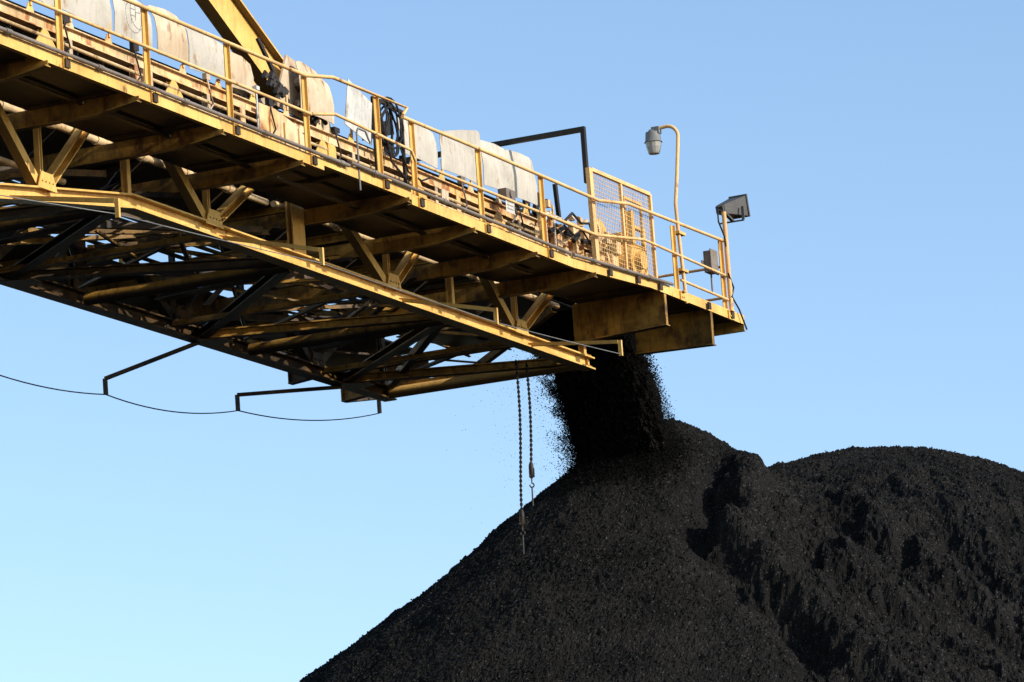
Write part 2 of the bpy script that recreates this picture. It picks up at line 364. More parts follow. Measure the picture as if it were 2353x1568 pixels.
# --- belt covers
def cover(u0,u1,w0,w1a,w1b,mat,lean=.10,cut=.05,lab=None):
    mb=MB(); t=.008
    prof=[(1.44,0),(1.43,.45),(1.45,.75),(1.44+lean,1.0)]
    cols=[(u0,w1a-.03),(u0+cut*.5,w1a-.008),(u0+cut*1.2,w1a),((u0+u1)/2,(w1a+w1b)/2+.008),(u1-cut*1.2,w1b),(u1-cut*.5,w1b-.01),(u1,w1b-.04)]
    n=len(prof); vs=[];fs=[]
    tilt=random.uniform(-.04,.04); rr=random.uniform(-.04,.04)
    for du,tp in cols:
        for v,k in prof: vs.append((du+rr*k*.5,v+random.uniform(-.006,.006)+tilt*(du-u0)-.035*math.sin(math.pi*(du-u0)/(u1-u0)),w0+k*(tp-w0)))
    for i in range(len(cols)-1):
        for k in range(n-1): fs.append((i*n+k,(i+1)*n+k,(i+1)*n+k+1,i*n+k+1))
    o=len(vs); vs+=[(a,b_+t,c) for a,b_,c in vs]; fs+=[tuple(j+o for j in f[::-1]) for f in fs]
    bd=[k for k in range(n)]+[i*n+n-1 for i in range(1,len(cols))]+[(len(cols)-1)*n+k for k in range(n-2,-1,-1)]+[i*n for i in range(len(cols)-2,0,-1)]
    for i in range(len(bd)):
        a,b_=bd[i],bd[(i+1)%len(bd)]; fs.append((a,b_,b_+o,a+o))
    mb.add(vs,fs)
    return put("belt_cover",mb,mat,boom,label=lab,smooth=True)
covs=[(-3.6,-2.7),(-2.68,-1.6),(-1.58,-.6),(-.56,.42),(.44,1.40),(1.42,2.12),(2.14,2.9),(2.92,3.82)]
for i,(a,b_) in enumerate(covs): cover(a,b_,1.44,2.02,2.04,COVR if i in (4,) else COVER)
emb_cover=cover(3.84,4.84,1.44,2.03,2.03,COVER,lab="grey cover sheet with a faded round emblem")
cover(4.90,5.67,1.40,2.04,2.04,COVR,lab="rust-stained cover sheet"); cover(5.69,6.74,1.38,2.06,2.0,COVER,lean=.2)
cover(6.76,7.35,1.36,1.98,1.90,COVR,lean=.25)
cover(8.70,9.64,1.42,2.12,1.98,COVR,lean=.05,cut=.12)
cover(11.62,12.86,1.42,1.98,1.94,COVER,lean=.04,cut=.08); cover(12.88,14.24,1.42,1.98,2.2,COVER,lean=.0,cut=.10)
cover(14.26,15.08,1.44,2.10,2.1,COVER,lean=.03); cover(15.10,15.98,1.44,2.12,2.12,COVER,lean=.03,cut=.10)
for a,b_ in ((0,1),(1.1,2.2),(3,4),(4.1,5.2),(6,7),(7.1,8),(9,9.9),(10,11.2),(12.9,14.2),(14.3,15.2)):
    mb=MB().plate([(a,4.6,1.4),(b_,4.6,1.4),(b_,4.6,1.95),(a,4.6,1.95)],(0,.01,0)); put("belt_cover",mb,COVR,boom)
mb=MB().plate([(9.85,1.3,2.06),(10.62,1.3,1.83),(10.55,1.36,1.30),(9.80,1.36,1.45)],(0,.01,0)); put("loose_cover_sheet",mb,WHITE,boom,label="loose white cover sheet tilted open")
mb=MB(); cu,cwt=4.3,1.76
for k in range(28):
    a0=2*math.pi*k/28;a1=2*math.pi*(k+.8)/28
    q=[]
    for v in (1.355,1.359):
        q+=[(cu+.2*math.cos(a0),v,cwt+.2*math.sin(a0)),(cu+.2*math.cos(a1),v,cwt+.2*math.sin(a1)),(cu+.190*math.cos(a1),v,cwt+.190*math.sin(a1)),(cu+.190*math.cos(a0),v,cwt+.190*math.sin(a0))]
    mb.hexa(q)
for a,b_ in (((-.07,-.1),(-.07,.1)),((-.07,.1),(.04,.1)),((.04,.1),(.07,.06)),((.07,.06),(.04,.01)),((.04,.01),(-.07,.01))):
    mb.beam((cu+a[0],1.357,cwt+a[1]),(cu+b_[0],1.357,cwt+b_[1]),.004,.010,up=(0.3,0,1) if abs(a[0]-b_[0])<.01 else (0,0,1))
put("painted_emblem",mb,MARK,emb_cover)
# --- stay beam with lug
mb=MB()
p0=Vector((9.15,1.90,1.80)); p1=Vector((-1.2,1.90,7.0))
mb.beam(p0,p1,.14,.40,'box'); off=Vector((.10,0,.195)); mb.beam(p0+off,p1+off,.34,.025); mb.beam(p0-off,p1-off,.18,.025)
put("stay_beam",mb,YEL,boom)
mb=MB().plate([(8.3,1.6,1.45),(9.9,1.6,1.35),(9.75,1.6,1.75),(9.2,1.6,2.12),(8.7,1.6,2.2)],(0,.03,0)); mb.plate([(8.3,2.3,1.45),(9.9,2.3,1.35),(9.75,2.3,1.75),(9.2,2.3,2.12),(8.7,2.3,2.2)],(0,.03,0))
mb.tube([(8.95,1.5,1.85),(8.95,2.4,1.85)],.09,14)
put("stay_lug",mb,COVR,boom)
for j,(ua,wa,nn) in enumerate(((7.9,1.75,12),(8.75,1.45,14))):
    mb=MB()
    for k in range(nn):
        a=Vector((ua+.05*k+random.uniform(-.04,.04),1.50,wa+random.uniform(-.08,.10)+(.0 if j else -.02*k))); mb.tube([a-Vector((.06,.02,.06)),a,a+Vector((.05,.03,.07))],[.02,.055,.02],6)
    put("caked_coal",mb,DARK,boom)
put("dangling_strap",MB().tube([(9.3,1.55,1.9),(9.42,1.5,1.7),(9.36,1.5,1.5),(9.52,1.5,1.42)],.03,8),DARK,boom)
put("dangling_strap",MB().tube([(7.9,1.6,2.25),(8.1,1.55,1.95),(8.3,1.5,1.6)],.03,8),DARK,boom)
# --- handrails
def rail(pts,r=.024,name="handrail"):
    return put(name,MB().tube(pts,r,10),YRAIL,boom,smooth=True)
r1=rail([(U0,0,1.08),(5.96,0,1.10),(6.74,0,1.23),(8.83,0,1.25),(8.70,0,1.13)])
r2=rail([(8.68,0,1.10),(10.97,0,1.11),(14.87,0,1.10),(15.95,0,1.24),(19.45,0,1.30)])
rail([(U0,0,.62),(6.07,0,.63)],.02); rail([(6.1,0,.64),(6.74,0,.76),(8.87,0,.70),(8.98,0,.58)],.02)
rail([(9.05,0,.56),(14.7,0,.58),(16.4,0,.80),(19.5,0,.77)],.02)
rail([(17.7,0,.42),(19.5,0,.41)],.02)
rail([(19.5,.0,1.30),(19.5,.08,1.30)],.02)
rail([(19.5,.04,.92),(19.5,1.35,.92)],.02); rail([(19.5,.04,.45),(19.5,1.35,.45)],.02)
def post(u,h,par,base=None,w=.075):
    z=dz(u); mb=MB()
    mb.beam((u,.035,-.03+z),(u-.0,.035,h),w,.05,'L',up=(0,-1,0),t=.012)
    mb.box((u-.075,-.045,-.05+z),(u+.075,-.022,.085+z)); mb.tube([(u-.03,-.06,.0+z),(u-.03,-.045,.0+z)],.014,6); mb.tube([(u+.03,-.06,.0+z),(u+.03,-.045,.0+z)],.014,6)
    mb.box((u-.05,-.09,.07+z),(u+.05,-.0455,.085+z))
    q=put("handrail_post",mb,YEL,par)
for u in (-6,-4,-2,0,2,4,6): post(u,1.10,r1)
post(8.0,1.27,r1)
for u in (9,11,13): post(u,1.12,r2)
post(17.62,1.22,r2); post(19.45,1.3,r2)
for u in (0,2,4,6,8,9,11,13,15,16,16.8,18.6,19.5):
    z=dz(u); mb=MB().box((u-.07,-.07,-.03+z),(u+.03,-.046,.07+z)); put("conduit_clamp",mb,YDK,boom)
fr=rail([(U0,6.0,1.1),(18.5,6.0,1.15)]); fr["label"]="handrail of the far walkway"
for i in range(13):
    u=-6+i*2; mb=MB().beam((u,6.0,.0),(u,6.0,1.1),.06,.05,'L',up=(0,-1,0),t=.012); put("handrail_post",mb,YEL,fr)
# --- mesh gate
mb=MB()
gu0,gu1,gb,gt=14.86,16.97,.24,1.57
mb.beam((gu0,.09,.1),(gu0-.03,.09,gt),.11,.06,up=(0,1,0)); mb.beam((gu1,.09,gb),(gu1,.09,gt),.05,.05,up=(0,1,0)); mb.beam(((gu0+gu1)/2,.09,gb+.05),((gu0+gu1)/2,.09,gt-.02),.05,.04,up=(0,1,0))
mb.beam((gu0+.02,.088,gt-.01),(gu1-.026,.088,gt+.0),.05,.05); mb.beam((gu0+.056,.088,gb),(gu1-.026,.088,gb+.05),.05,.05)
gate=put("mesh_gate",mb,YRAIL,boom,label="yellow wire mesh guard panel in a steel frame")
mb=MB(); k=gu0+.08
while k<gu1-.03: mb.box((k,.10,gb+.03),(k+.0055,.1055,gt-.03)); k+=.062
k=gb+.06
while k<gt-.04: mb.box((gu0+.06,.094,k),(gu1-.03,.0998,k+.0055)); k+=.062
put("wire_mesh",mb,YRAIL,gate)
mb=MB(); a,b_=16.1,16.7
mb.beam((a,.13,.72),(a,.13,1.36),.04,.03,up=(0,1,0)); mb.beam((b_,.13,.78),(b_,.13,1.36),.04,.03,up=(0,1,0)); mb.beam((a-.02,.13,1.38),(b_+.02,.13,1.38),.03,.04); mb.beam((a-.02,.13,.70),(b_+.02,.13,.74),.03,.04)
put("gate_latch_frame",mb,YEL,gate)
mb=MB().beam((15.22,.30,1.46),(15.22,.30,2.20),.07,.06,up=(0,1,0)); mb.beam((15.22,.27,2.235),(15.22,4.4,2.235),.07,.07); mb.beam((15.22,4.4,1.3),(15.22,4.4,2.198),.07,.06,up=(0,1,0))
put("overhead_frame",mb,DARK,boom,label="black angle iron frame spanning the belt")
# --- yard lamp on gooseneck
gp=[(17.85,.0,.10),(17.80,.0,.6),(17.74,.0,1.2),(17.72,.0,1.55),(17.86,.0,2.0),(17.98,.0,2.45),(18.02,.0,2.62)]
for k in range(1,9):
    a=math.pi*.5*k/8*1.1; gp.append((18.02+.0*k,.0+.17*(1-math.cos(a)),2.62+.17*math.sin(a)))
gp.append((18.0,.36,2.77))
lamp=put("yard_lamp",MB().tube(gp,.027,10),YRAIL,boom,smooth=True,label="gooseneck yard lamp on a bent yellow pole")
hc=Vector((18.0,.385,2.64))
mb=MB().tube([hc+Vector((0,0,.13)),hc+Vector((0,0,.10)),hc+Vector((0,0,.09)),hc+Vector((0,0,-.03)),hc+Vector((0,0,-.06))],[.05,.07,.105,.115,.135],14)
mb.box(hc+Vector((-.05,-.12,.06)),hc+Vector((.05,.0,.16)))
put("lamp_housing",mb,GALV,lamp,smooth=True)
put("lamp_lens",MB().tube([hc+Vector((0,0,-.062)),hc+Vector((0,0,-.13)),hc+Vector((0,0,-.20)),hc+Vector((0,0,-.23))],[.118,.110,.092,.08],14),GLASS,lamp)
mb=MB(); 
for w in (.55,1.1): mb.box((17.66,-.05,w),(17.90,.05,w+.04))
put("pole_clamp",mb,YEL,lamp)
# --- floodlight
fp=put("floodlight_pole",MB().tube([(19.52,-.03,.1),(19.52,-.03,1.74)],.035,10),YRAIL,boom,smooth=True)
F=Vector((19.86,.0,1.86)); rot=Matrix.Rotation(math.radians(-12),3,'Y')@Matrix.Rotation(math.radians(-20),3,'Z')
def fv(x,y,z): return F+rot@Vector((x,y,z))*.80
mb=MB().hexa([fv(-.26,-.10,-.08),fv(.26,-.20,-.19),fv(.26,.20,-.19),fv(-.26,.10,-.08),fv(-.26,-.10,.08),fv(.26,-.20,.19),fv(.26,.20,.19),fv(-.26,.10,.08)])
mb.hexa([fv(.262,-.22,-.21),fv(.29,-.22,-.21),fv(.29,.22,-.21),fv(.262,.22,-.21),fv(.262,-.22,.22),fv(.29,-.22,.22),fv(.29,.22,.22),fv(.262,.22,.22)])
for k in range(6): mb.hexa([fv(-.30,-.09+.034*k,-.07),fv(-.262,-.09+.034*k,-.07),fv(-.262,-.082+.034*k,-.07),fv(-.30,-.082+.034*k,-.07),fv(-.30,-.09+.034*k,.07),fv(-.262,-.09+.034*k,.07),fv(-.262,-.082+.034*k,.07),fv(-.30,-.082+.034*k,.07)])
put("floodlight_housing",mb,DGREY,fp,label="dark grey rectangular floodlight")
mb=MB().beam(F+Vector((-.34,-.03,-.12)),F+Vector((-.0,-.03,-.20)),.05,.03); mb.beam(F+Vector((-.0,-.20,-.20)),F+Vector((-.0,-.20,.0)),.04,.02,up=(1,0,0)); mb.beam(F+Vector((0,-.21,-.21)),F+Vector((0,.17,-.21)),.04,.018); put("floodlight_yoke",mb,DGREY,fp)
mb=MB().tube([F+Vector((-.2,0,-.1)),(19.35,.0,1.75),(19.28,-.03,1.55),(19.42,-.05,1.35),(19.45,-.05,1.2)],.013,6); put("floodlight_cable",mb,RUB,fp)
mb=MB().tube([(19.45,-.05,.8),(19.6,-.06,.6),(19.5,-.06,.45),(19.75,-.06,.3),(19.95,-.08,.02)],.014,6); put("floodlight_cable",mb,RUB,fp)
mb=MB().box((19.07,.06,.78),(19.30,.17,1.10)); mb.box((19.05,.045,.76),(19.32,.0595,1.12)); mb.tube([(19.2,.12,.78),(19.2,.12,.5)],.015,6); mb.box((19.02,.172,.9),(19.5,.19,.96)); put("junction_box",mb,GREYP,boom,label="grey electrical box on the end rail")
# --- head machinery
mb=MB()
mb.plate([(16.2,1.38,.62),(18.4,1.38,.62),(18.4,1.38,.95),(17.2,1.38,1.0),(16.2,1.38,.9)],(0,.02,0))
for k in range(7):
    u=16.0+.36*k; mb.beam((u,1.40,.95),(u,1.40,1.35+.08*math.sin(k*2)),.07,.05,up=(0,1,0))
mb.beam((15.9,1.34,1.34),(18.4,1.34,1.30),.05,.05); mb.beam((16.0,1.30,1.12),(18.1,1.30,1.08),.04,.05)
mb.beam((16.1,1.28,.75),(17.4,1.28,1.45),.05,.04); mb.beam((17.7,1.28,1.55),(18.2,1.28,.8),.06,.05)
for k in range(18):
    c=Vector((16.0+random.random()*2.3,1.15+random.random()*.2,.95+random.random()*.5)); s=Vector((random.uniform(.03,.10),.03,random.uniform(.03,.10))); mb.box(c-s,c+s)
put("head_frame",mb,CREAM,boom)
mb=MB()
for k in range(9):
    u=15.9+.28*k; mb.tube([(u,1.22,1.02+.04*(k%3)),(u+.2,1.22,1.10+.05*(k%2))],.035,8)
mb.beam((16.92,1.5,1.45),(16.86,1.5,1.93),.07,.05,up=(0,1,0)); mb.beam((16.3,1.6,1.4),(16.45,1.6,1.72),.10,.06,up=(0,1,0)); mb.beam((16.0,1.6,1.4),(16.05,1.6,1.66),.14,.06,up=(0,1,0)); mb.beam((16.5,1.6,1.45),(16.75,1.6,1.68),.05,.06)
mb.tube([(16.4,1.2,1.25),(16.6,1.15,1.4),(16.9,1.15,1.3),(17.2,1.15,1.35),(17.5,1.2,1.1)],.02,6)
mb.tube([(16.2,1.12,1.15),(16.5,1.10,1.05),(16.8,1.10,1.18),(17.1,1.1,1.0),(17.4,1.1,1.1)],.016,6)
put("belt_scraper",mb,DARK,boom)
mb=MB()
mb.box((18.45,1.3,.7),(19.1,1.75,1.32)); mb.tube([(18.8,1.1,1.05),(18.8,1.29,1.05)],.26,16); mb.tube([(18.8,1.0,1.05),(18.8,1.10,1.05)],.14,12)
mb.box((18.6,1.25,1.325),(18.75,1.6,1.48)); mb.beam((19.35,1.4,.6),(19.35,1.4,1.95),.09,.08,up=(0,1,0)); mb.beam((19.8,1.4,.6),(19.8,1.4,1.7),.07,.06,up=(0,1,0)); mb.beam((19.3,1.4,1.72),(19.84,1.4,1.72),.06,.05)
mb.tube([(19.5,1.25,.8),(19.5,1.6,.8)],.2,14); mb.box((19.42,1.45,1.05),(19.7,1.7,1.25))
mb.plate([(17.9,1.36,.62),(18.3,1.36,.62),(18.3,1.36,1.50),(18.1,1.36,1.62),(17.9,1.36,1.45)],(0,.02,0))
put("drive_gearbox",mb,YEL,boom,smooth=True)
for u in (15.75,16.05):
    mb=MB().tube([(u,1.2,.75),(u,1.2,1.18),(u+.03,1.2,1.25),(u+.10,1.2,1.28),(u+.3,1.2,1.25)],.014,8); put("cable_conduit",mb,WHITE,boom,smooth=True)
mb=MB().tube([(7.25,-.03,-.12),(7.25,-.03,.62),(7.29,-.03,.68),(7.5,-.03,.68),(7.62,-.03,.55)],.013,8); put("cable_conduit",mb,GALV,boom,smooth=True)
mb=MB().tube([(6.4,.9,.3),(6.4,.9,1.15)],.014,8); mb.box((6.36,.87,1.15),(6.44,.93,1.2)); put("cable_conduit",mb,WHITE,boom)
mb=MB().box((14.45,1.2,1.26),(14.75,1.32,1.40)); mb.tube([(14.6,1.18,1.33),(14.6,1.199,1.33)],.05,12); mb.tube([(14.75,1.26,1.3),(14.9,1.26,1.1),(14.7,1.26,.95)],.015,8)
sw=put("pull_switch",mb,GREYP,boom)
mb=MB().box((14.4,1.195,1.05),(14.68,1.2,1.24)); sg=put("warning_label",mb,WHITE,sw)
mb=MB()
for k in range(3):
    for j in range(5): mb.box((14.43+.045*j,1.191,1.20-.05*k),(14.43+.045*j+.033,1.1945,1.215-.05*k))
put("label_print",mb,MARK,sg)
# --- cable arms
def arm(pts,lab=None):
    mb=MB()
    for a,b_ in zip(pts[:-1],pts[1:]):
        up=(0,0,1) if abs(a[1]-b_[1])>.5 else (1,0,0)
        mb.beam(a,b_,.05,.05,'box',up=up)
    put("cable_arm",mb,YDK,boom)
arm([(11.6,4.65,-.72),(11.39,6.02,-1.06),(11.39,6.02,-1.28)]); arm([(15.9,4.65,-.74),(15.32,6.05,-.74),(15.32,6.05,-.97)])
arm([(18.8,6.0,-.36),(20.0,6.05,-.14),(20.0,6.05,-.38)])
for u,w in ((1.0,-1.35),(6.06,-1.07),(11.08,-1.04),(15.2,-.86)):
    mb=MB().beam((u+.1,1.4,cw(u)-.05),(u,0,w),.05,.05); mb.beam((u,-.026,w+.02),(u,-.026,w-.2),.05,.04,up=(1,0,0)); put("cable_arm",mb,YEL,boom)

# ------------------------------------------------------------------ world-space things
def wire(pts3,r,name,label,cat,mat=RUB,sag=.1):
    pts=[]
    for (a,b_) in zip(pts3[:-1],pts3[1:]):
        for k in range(14):
            t=k/14; p=bw(*a).lerp(bw(*b_),t); p.z-=sag*4*t*(1-t); pts.append(p)
    pts.append(bw(*pts3[-1]))
    return top(put(name,MB().tube(pts,r,6),mat),label,cat)
wire([(2.6,6.02,-1.9),(7.0,6.02,-1.30),(11.39,6.02,-1.28),(15.32,6.05,-.97),(20.0,6.05,-.38)],.009,"pull_cord","thin black pull cord sagging between bent bracket arms","cable",sag=.13)
wire([(-3.5,0,-1.9),(1.0,0,-1.5),(6.06,-.02,-1.24),(11.08,-.02,-1.21),(15.25,-.02,-1.03)],.006,"pull_cord","thin pull cord stretched taut along the boom","cable",mat=GALV,sag=.01)
mb=MB()
for k in range(8):
    pts=[]; cu,cw_=10.95+random.uniform(-.10,.10),1.62+random.uniform(-.08,.08); ru=random.uniform(.18,.38); rw=random.uniform(.16,.36); vv=1.22+.03*(k%4)
    for j in range(25):
        a=2*math.pi*j/24; pts.append(bw(cu+ru*math.cos(a)+.03*math.sin(3*a+k),vv+.03*math.sin(a*2+k),cw_+rw*math.sin(a)+.03*math.cos(2*a+k)))
    mb.tube(pts,.015,6)
mb.tube([bw(10.7,1.2,1.4),bw(10.8,1.2,1.1),bw(11.2,1.2,.95),bw(11.3,1.2,.8)],.016,6)
mb.tube([bw(11.1,1.2,1.35),bw(11.3,1.2,1.05),bw(11.7,1.2,1.0),bw(12.0,1.2,1.1)],.014,6)
top(put("cable_coil",mb,RUB,smooth=True),"coiled black cable hung on the boom beside the belt covers","cable coil")
mb=MB().beam((10.55,1.3,.9),(10.55,1.3,1.95),.04,.04,up=(0,1,0)); mb.beam((11.4,1.3,.9),(11.4,1.3,1.9),.04,.04,up=(0,1,0)); mb.beam((10.5,1.28,1.93),(11.45,1.28,1.9),.04,.04)
mb.beam((10.6,1.5,1.5),(11.5,1.5,1.75),.05,.2); mb.beam((10.7,1.5,1.2),(11.5,1.5,1.45),.05,.15); put("coil_hanger",mb,DARK,boom)
# chain hoists
def hoist(u,v,L,lab,bodyL):
    p=bw(u,v,-.72); e=bpy.data.objects.new("chain_hoist",None); COL.objects.link(e); e.location=p; ABS[e.name]=p.copy()
    top(e,lab,"chain hoist",group="chain hoists hanging from the boom")
    mb=MB(); z=0; k=0; ll=.034
    while z<L-bodyL-.15:
        ax=Vector((1,0,0)) if k%2 else Vector((0,1,0)); c=p-Vector((0,0,z+ll/2))+Vector((.02*math.sin(z*2.2),0,0))
        pts=[c+ax*(.012*math.cos(a))+Vector((0,0,.024*math.sin(a))) for a in [2*math.pi*j/8 for j in range(9)]]
        mb.tube(pts,.0115,5); z+=ll; k+=1
    put("load_chain",mb,RUB,e)
    b0=p-Vector((0,0,z))+Vector((.02*math.sin(z*2.2),0,0))
    mb=MB().tube([b0+Vector((0,0,.08)),b0+Vector((0,0,.04)),b0,b0-Vector((0,0,bodyL*.5)),b0-Vector((0,0,bodyL*.8))],[.018,.034,.038,.038,.02],10); mb.box(b0+Vector((-.035,-.03,-.14)),b0+Vector((.045,.03,-.02)))
    put("hoist_body",mb,DARK,e,smooth=True)
    mb=MB(); c=b0-Vector((0,0,bodyL*.8+.1))
    mb.tube([c+Vector((0,0,.12)),c+Vector((0,0,.05))]+[c+Vector((.03*math.sin(a),0,.03*math.cos(a)-.0)) for a in [j*math.pi*1.6/9 for j in range(10)]],.011,6)
    mb.tube([c-Vector((0,0,.03)),c-Vector((0,0,.30))],.013,6)
    put("hook",mb,DARK,e)
hoist(16.05,1.95,2.58,"dark chain hoist with a long chain hanging over the coal pile",.20)
hoist(16.30,1.90,1.88,"shorter dark chain hoist hanging beside the longer one",.20)

# ------------------------------------------------------------------ coal pile
def vn(x,y,s,seed):
    r=np.random.default_rng(seed); G=r.random((256,256)); X=x/s+1000.3; Y=y/s+1000.7
    xi=np.floor(X).astype(int); yi=np.floor(Y).astype(int); fx=X-xi; fy=Y-yi; fx=fx*fx*(3-2*fx); fy=fy*fy*(3-2*fy)
    a=G[xi%256,yi%256];b=G[(xi+1)%256,yi%256];c=G[xi%256,(yi+1)%256];d=G[(xi+1)%256,(yi+1)%256]
    return (a*(1-fx)+b*fx)*(1-fy)+(c*(1-fx)+d*fx)*fy
def fbm(x,y,s,seed,o=4,g=.55):
    t=0;a=1;n=0
    for k in range(o):
        t=t+a*vn(x,y,s/2**k,seed+k); n+=a; a*=g
    return t/n
def pdist(x,y,P):
    best=None; side=None; along=None; acc=0
    for (ax,ay),(bx,by) in zip(P[:-1],P[1:]):
        dx,dy=bx-ax,by-ay; L=dx*dx+dy*dy; t=np.clip(((x-ax)*dx+(y-ay)*dy)/L,0,1)
        ex,ey=x-ax-t*dx,y-ay-t*dy; d=np.sqrt(ex*ex+ey*ey); s_=np.sign(dx*ey-dy*ex); al=acc+t*math.sqrt(L); acc+=math.sqrt(L)
        if best is None: best,side,along=d,s_,al
        else: m_=d<best; best=np.where(m_,d,best); side=np.where(m_,s_,side); along=np.where(m_,al,along)
    return best,side,along
# drainage gullies: path, depth, width, lip
CH=[([(4.0,72.9),(3.85,71.4),(3.5,69.9),(3.8,68.5),(4.7,66.9),(5.6,65.2),(7,62)],.46,.36,.24),
    ([(5.35,74.8),(5.35,73.0),(5.8,71.6),(6.9,70.4),(8.0,69.3),(9.0,68.2)],.46,.50,.14),
    ([(7.3,75.2),(7.6,73.6),(8.3,72.2),(9.3,71.0)],.34,.42,.10),([(4.8,70.9),(5.3,69.6),(6.3,68.6),(7.2,67.6)],.26,.32,.10)]
cones=[(3.15,73.3,18.62,.765,.5),(4.6,74.2,18.05,.78,1.0),(6.9,81,19.60,.79,4.6),(13,82,18.2,.78,4),(20,92,19.0,.78,4)]
def height(x,y,fine=True):
    wx=x+.5*(fbm(x,y,2.2,5)-.5); wy=y+.5*(fbm(x,y,2.2,9)-.5)
    H=None; hs=[]
    for cx_,cy_,h,s,r0 in cones:
        r=np.sqrt((wx-cx_)**2+(wy-cy_)**2+r0*r0)-r0
        hs.append(h-s*r)
    k=9.0; mx=np.max(hs,0); H=mx+np.log(sum(np.exp(k*(h-mx)) for h in hs))/k
    H=H-.05
    ang=np.arctan2(y-73.3,x-3.15); r=np.sqrt((x-3.15)**2+(y-73.3)**2)
    mask=1/(1+np.exp(-(x-3.7-.25*(71-y)*.5)*3.0)); top_=np.clip((79.0-y)/3,0,1)*np.clip((r-1.2)/1.6,0,1)
    cxw=x+.40*(fbm(x,y,.9,201,5,.62)-.5)*2; cyw=y+.40*(fbm(x,y,.9,207,5,.62)-.5)*2
    for j,(P,dep,wd,lip) in enumerate(CH):
        d,sd,al=pdist(cxw,cyw,P); ww=wd*(1+.8*(fbm(x,y,.7,211,3)-.5)); g_=np.clip(al/.9,0,1)*(.5+.9*fbm(x,y,1.1,221+5*j,2))
        ww=np.where(sd>0,ww*.8,ww*1.3)
        H=H-g_*dep*np.exp(-(d/ww)**2)+g_*lip*np.exp(-((d-1.5*wd)/(wd*.8))**2)*(sd>0)
    gl=fbm(ang*5+.10*r,r*.12,.5,21,3); H=H+(gl-.5)*.24*np.minimum(r/3,1)*(0.25+.75*mask)*top_
    rid=1-np.abs(2*fbm(x+.3*y,y*.6,.6,33,5,.65)-1); H=H+mask*top_*(.20*(rid-.75)+.20*(fbm(x,y,.26,41,4,.7)-.5))
    sc_=fbm(x*1.3,y*.8,.8,57,5,.6); st=np.tanh((sc_-.5)*22)*.055; H=H+mask*top_*st
    H=H+.07*(fbm(x,y,1.0,61,3)-.5)+np.clip((y-76)/3,0,1)*.16*(fbm(x,y,.45,67,4,.6)-.5)
    if fine:
        H=H+.065*(fbm(x,y,.16,71,3,.75)-.5)+.035*(vn(x,y,.05,81)-.5)+rngn(x)*.010
    return np.maximum(H,-.5+0*x)
def rngn(x):
    return np.random.default_rng(x.size%9973).normal(size=x.shape)
def graded(a,b_,lo,hi,st,n):
    left=a-(a-lo)*np.linspace(1,0,n,endpoint=False)**2.0 if lo<a else np.array([])
    right=b_+(hi-b_)*np.linspace(0,1,n+1)[1:]**2.0
    return np.concatenate([left,np.arange(a,b_,st),right])
gx=graded(-4.0,11.0,-32,60,.022,50); gy=graded(65.6,82.6,42,130,.026,60)
X,Y=np.meshgrid(gx,gy,indexing='ij'); Z=height(X,Y)
nx,ny=X.shape; co=np.stack([X,Y,Z],-1).reshape(-1,3).astype(np.float32)
idx=np.arange(nx*ny).reshape(nx,ny); q=np.stack([idx[:-1,:-1],idx[1:,:-1],idx[1:,1:],idx[:-1,1:]],-1).reshape(-1,4)
def fastmesh(name,co,faces,k,mat):
    me=bpy.data.meshes.new(name); me.vertices.add(len(co)); me.vertices.foreach_set('co',co.ravel())
    me.loops.add(faces.size); me.loops.foreach_set('vertex_index',faces.ravel().astype(np.int32))
    me.polygons.add(len(faces)); me.polygons.foreach_set('loop_start',np.arange(0,faces.size,k,dtype=np.int32))
    me.update(calc_edges=True); me.validate(); me.materials.append(mat)
    me.polygons.foreach_set('use_smooth',[False]*len(me.polygons))
    ob=bpy.data.objects.new(name,me); COL.objects.link(ob); return ob
pile=fastmesh("coal_pile",co,q,4,COAL)
top(pile,"huge black coal stockpile with steep rounded peaks","coal pile")
OCT=np.array([[1,0,0],[-1,0,0],[0,1,0],[0,-1,0],[0,0,1],[0,0,-1]],float)
OF=np.array([[0,2,4],[2,1,4],[1,3,4],[3,0,4],[2,0,5],[1,2,5],[3,1,5],[0,3,5]])
def lumps(name,P,S,mat=None):
    n=len(P); d=OCT[None]+rng.uniform(-.35,.35,(n,6,3))
    a=rng.normal(size=(n,3,3)); qn,_=np.linalg.qr(a); d=np.einsum('nij,nkj->nki',qn,d)
    c=(P[:,None]+d*S[:,None,None]*np.array([1,1,.9])).reshape(-1,3).astype(np.float32)
    f=(OF[None]+6*np.arange(n)[:,None,None]).reshape(-1,3)
    return fastmesh(name,c,f,3,mat or LUMP)
n=80000
px=rng.uniform(-4.0,11.0,n); py=66+16.5*rng.random(n)**1.0
keep=(fbm(px,py,.9,91,3)+rng.random(n)*.5)>.62; px=px[keep];py=py[keep]
S=.008+.020*rng.random(len(px))**3.5+ .018*(rng.random(len(px))>.992)
P=np.stack([px,py,height(px,py)+S*.2],-1)
o=lumps("coal_lumps",P,S,COAL); top(o,"loose black coal lumps scattered over the pile","coal lumps",kind="stuff")
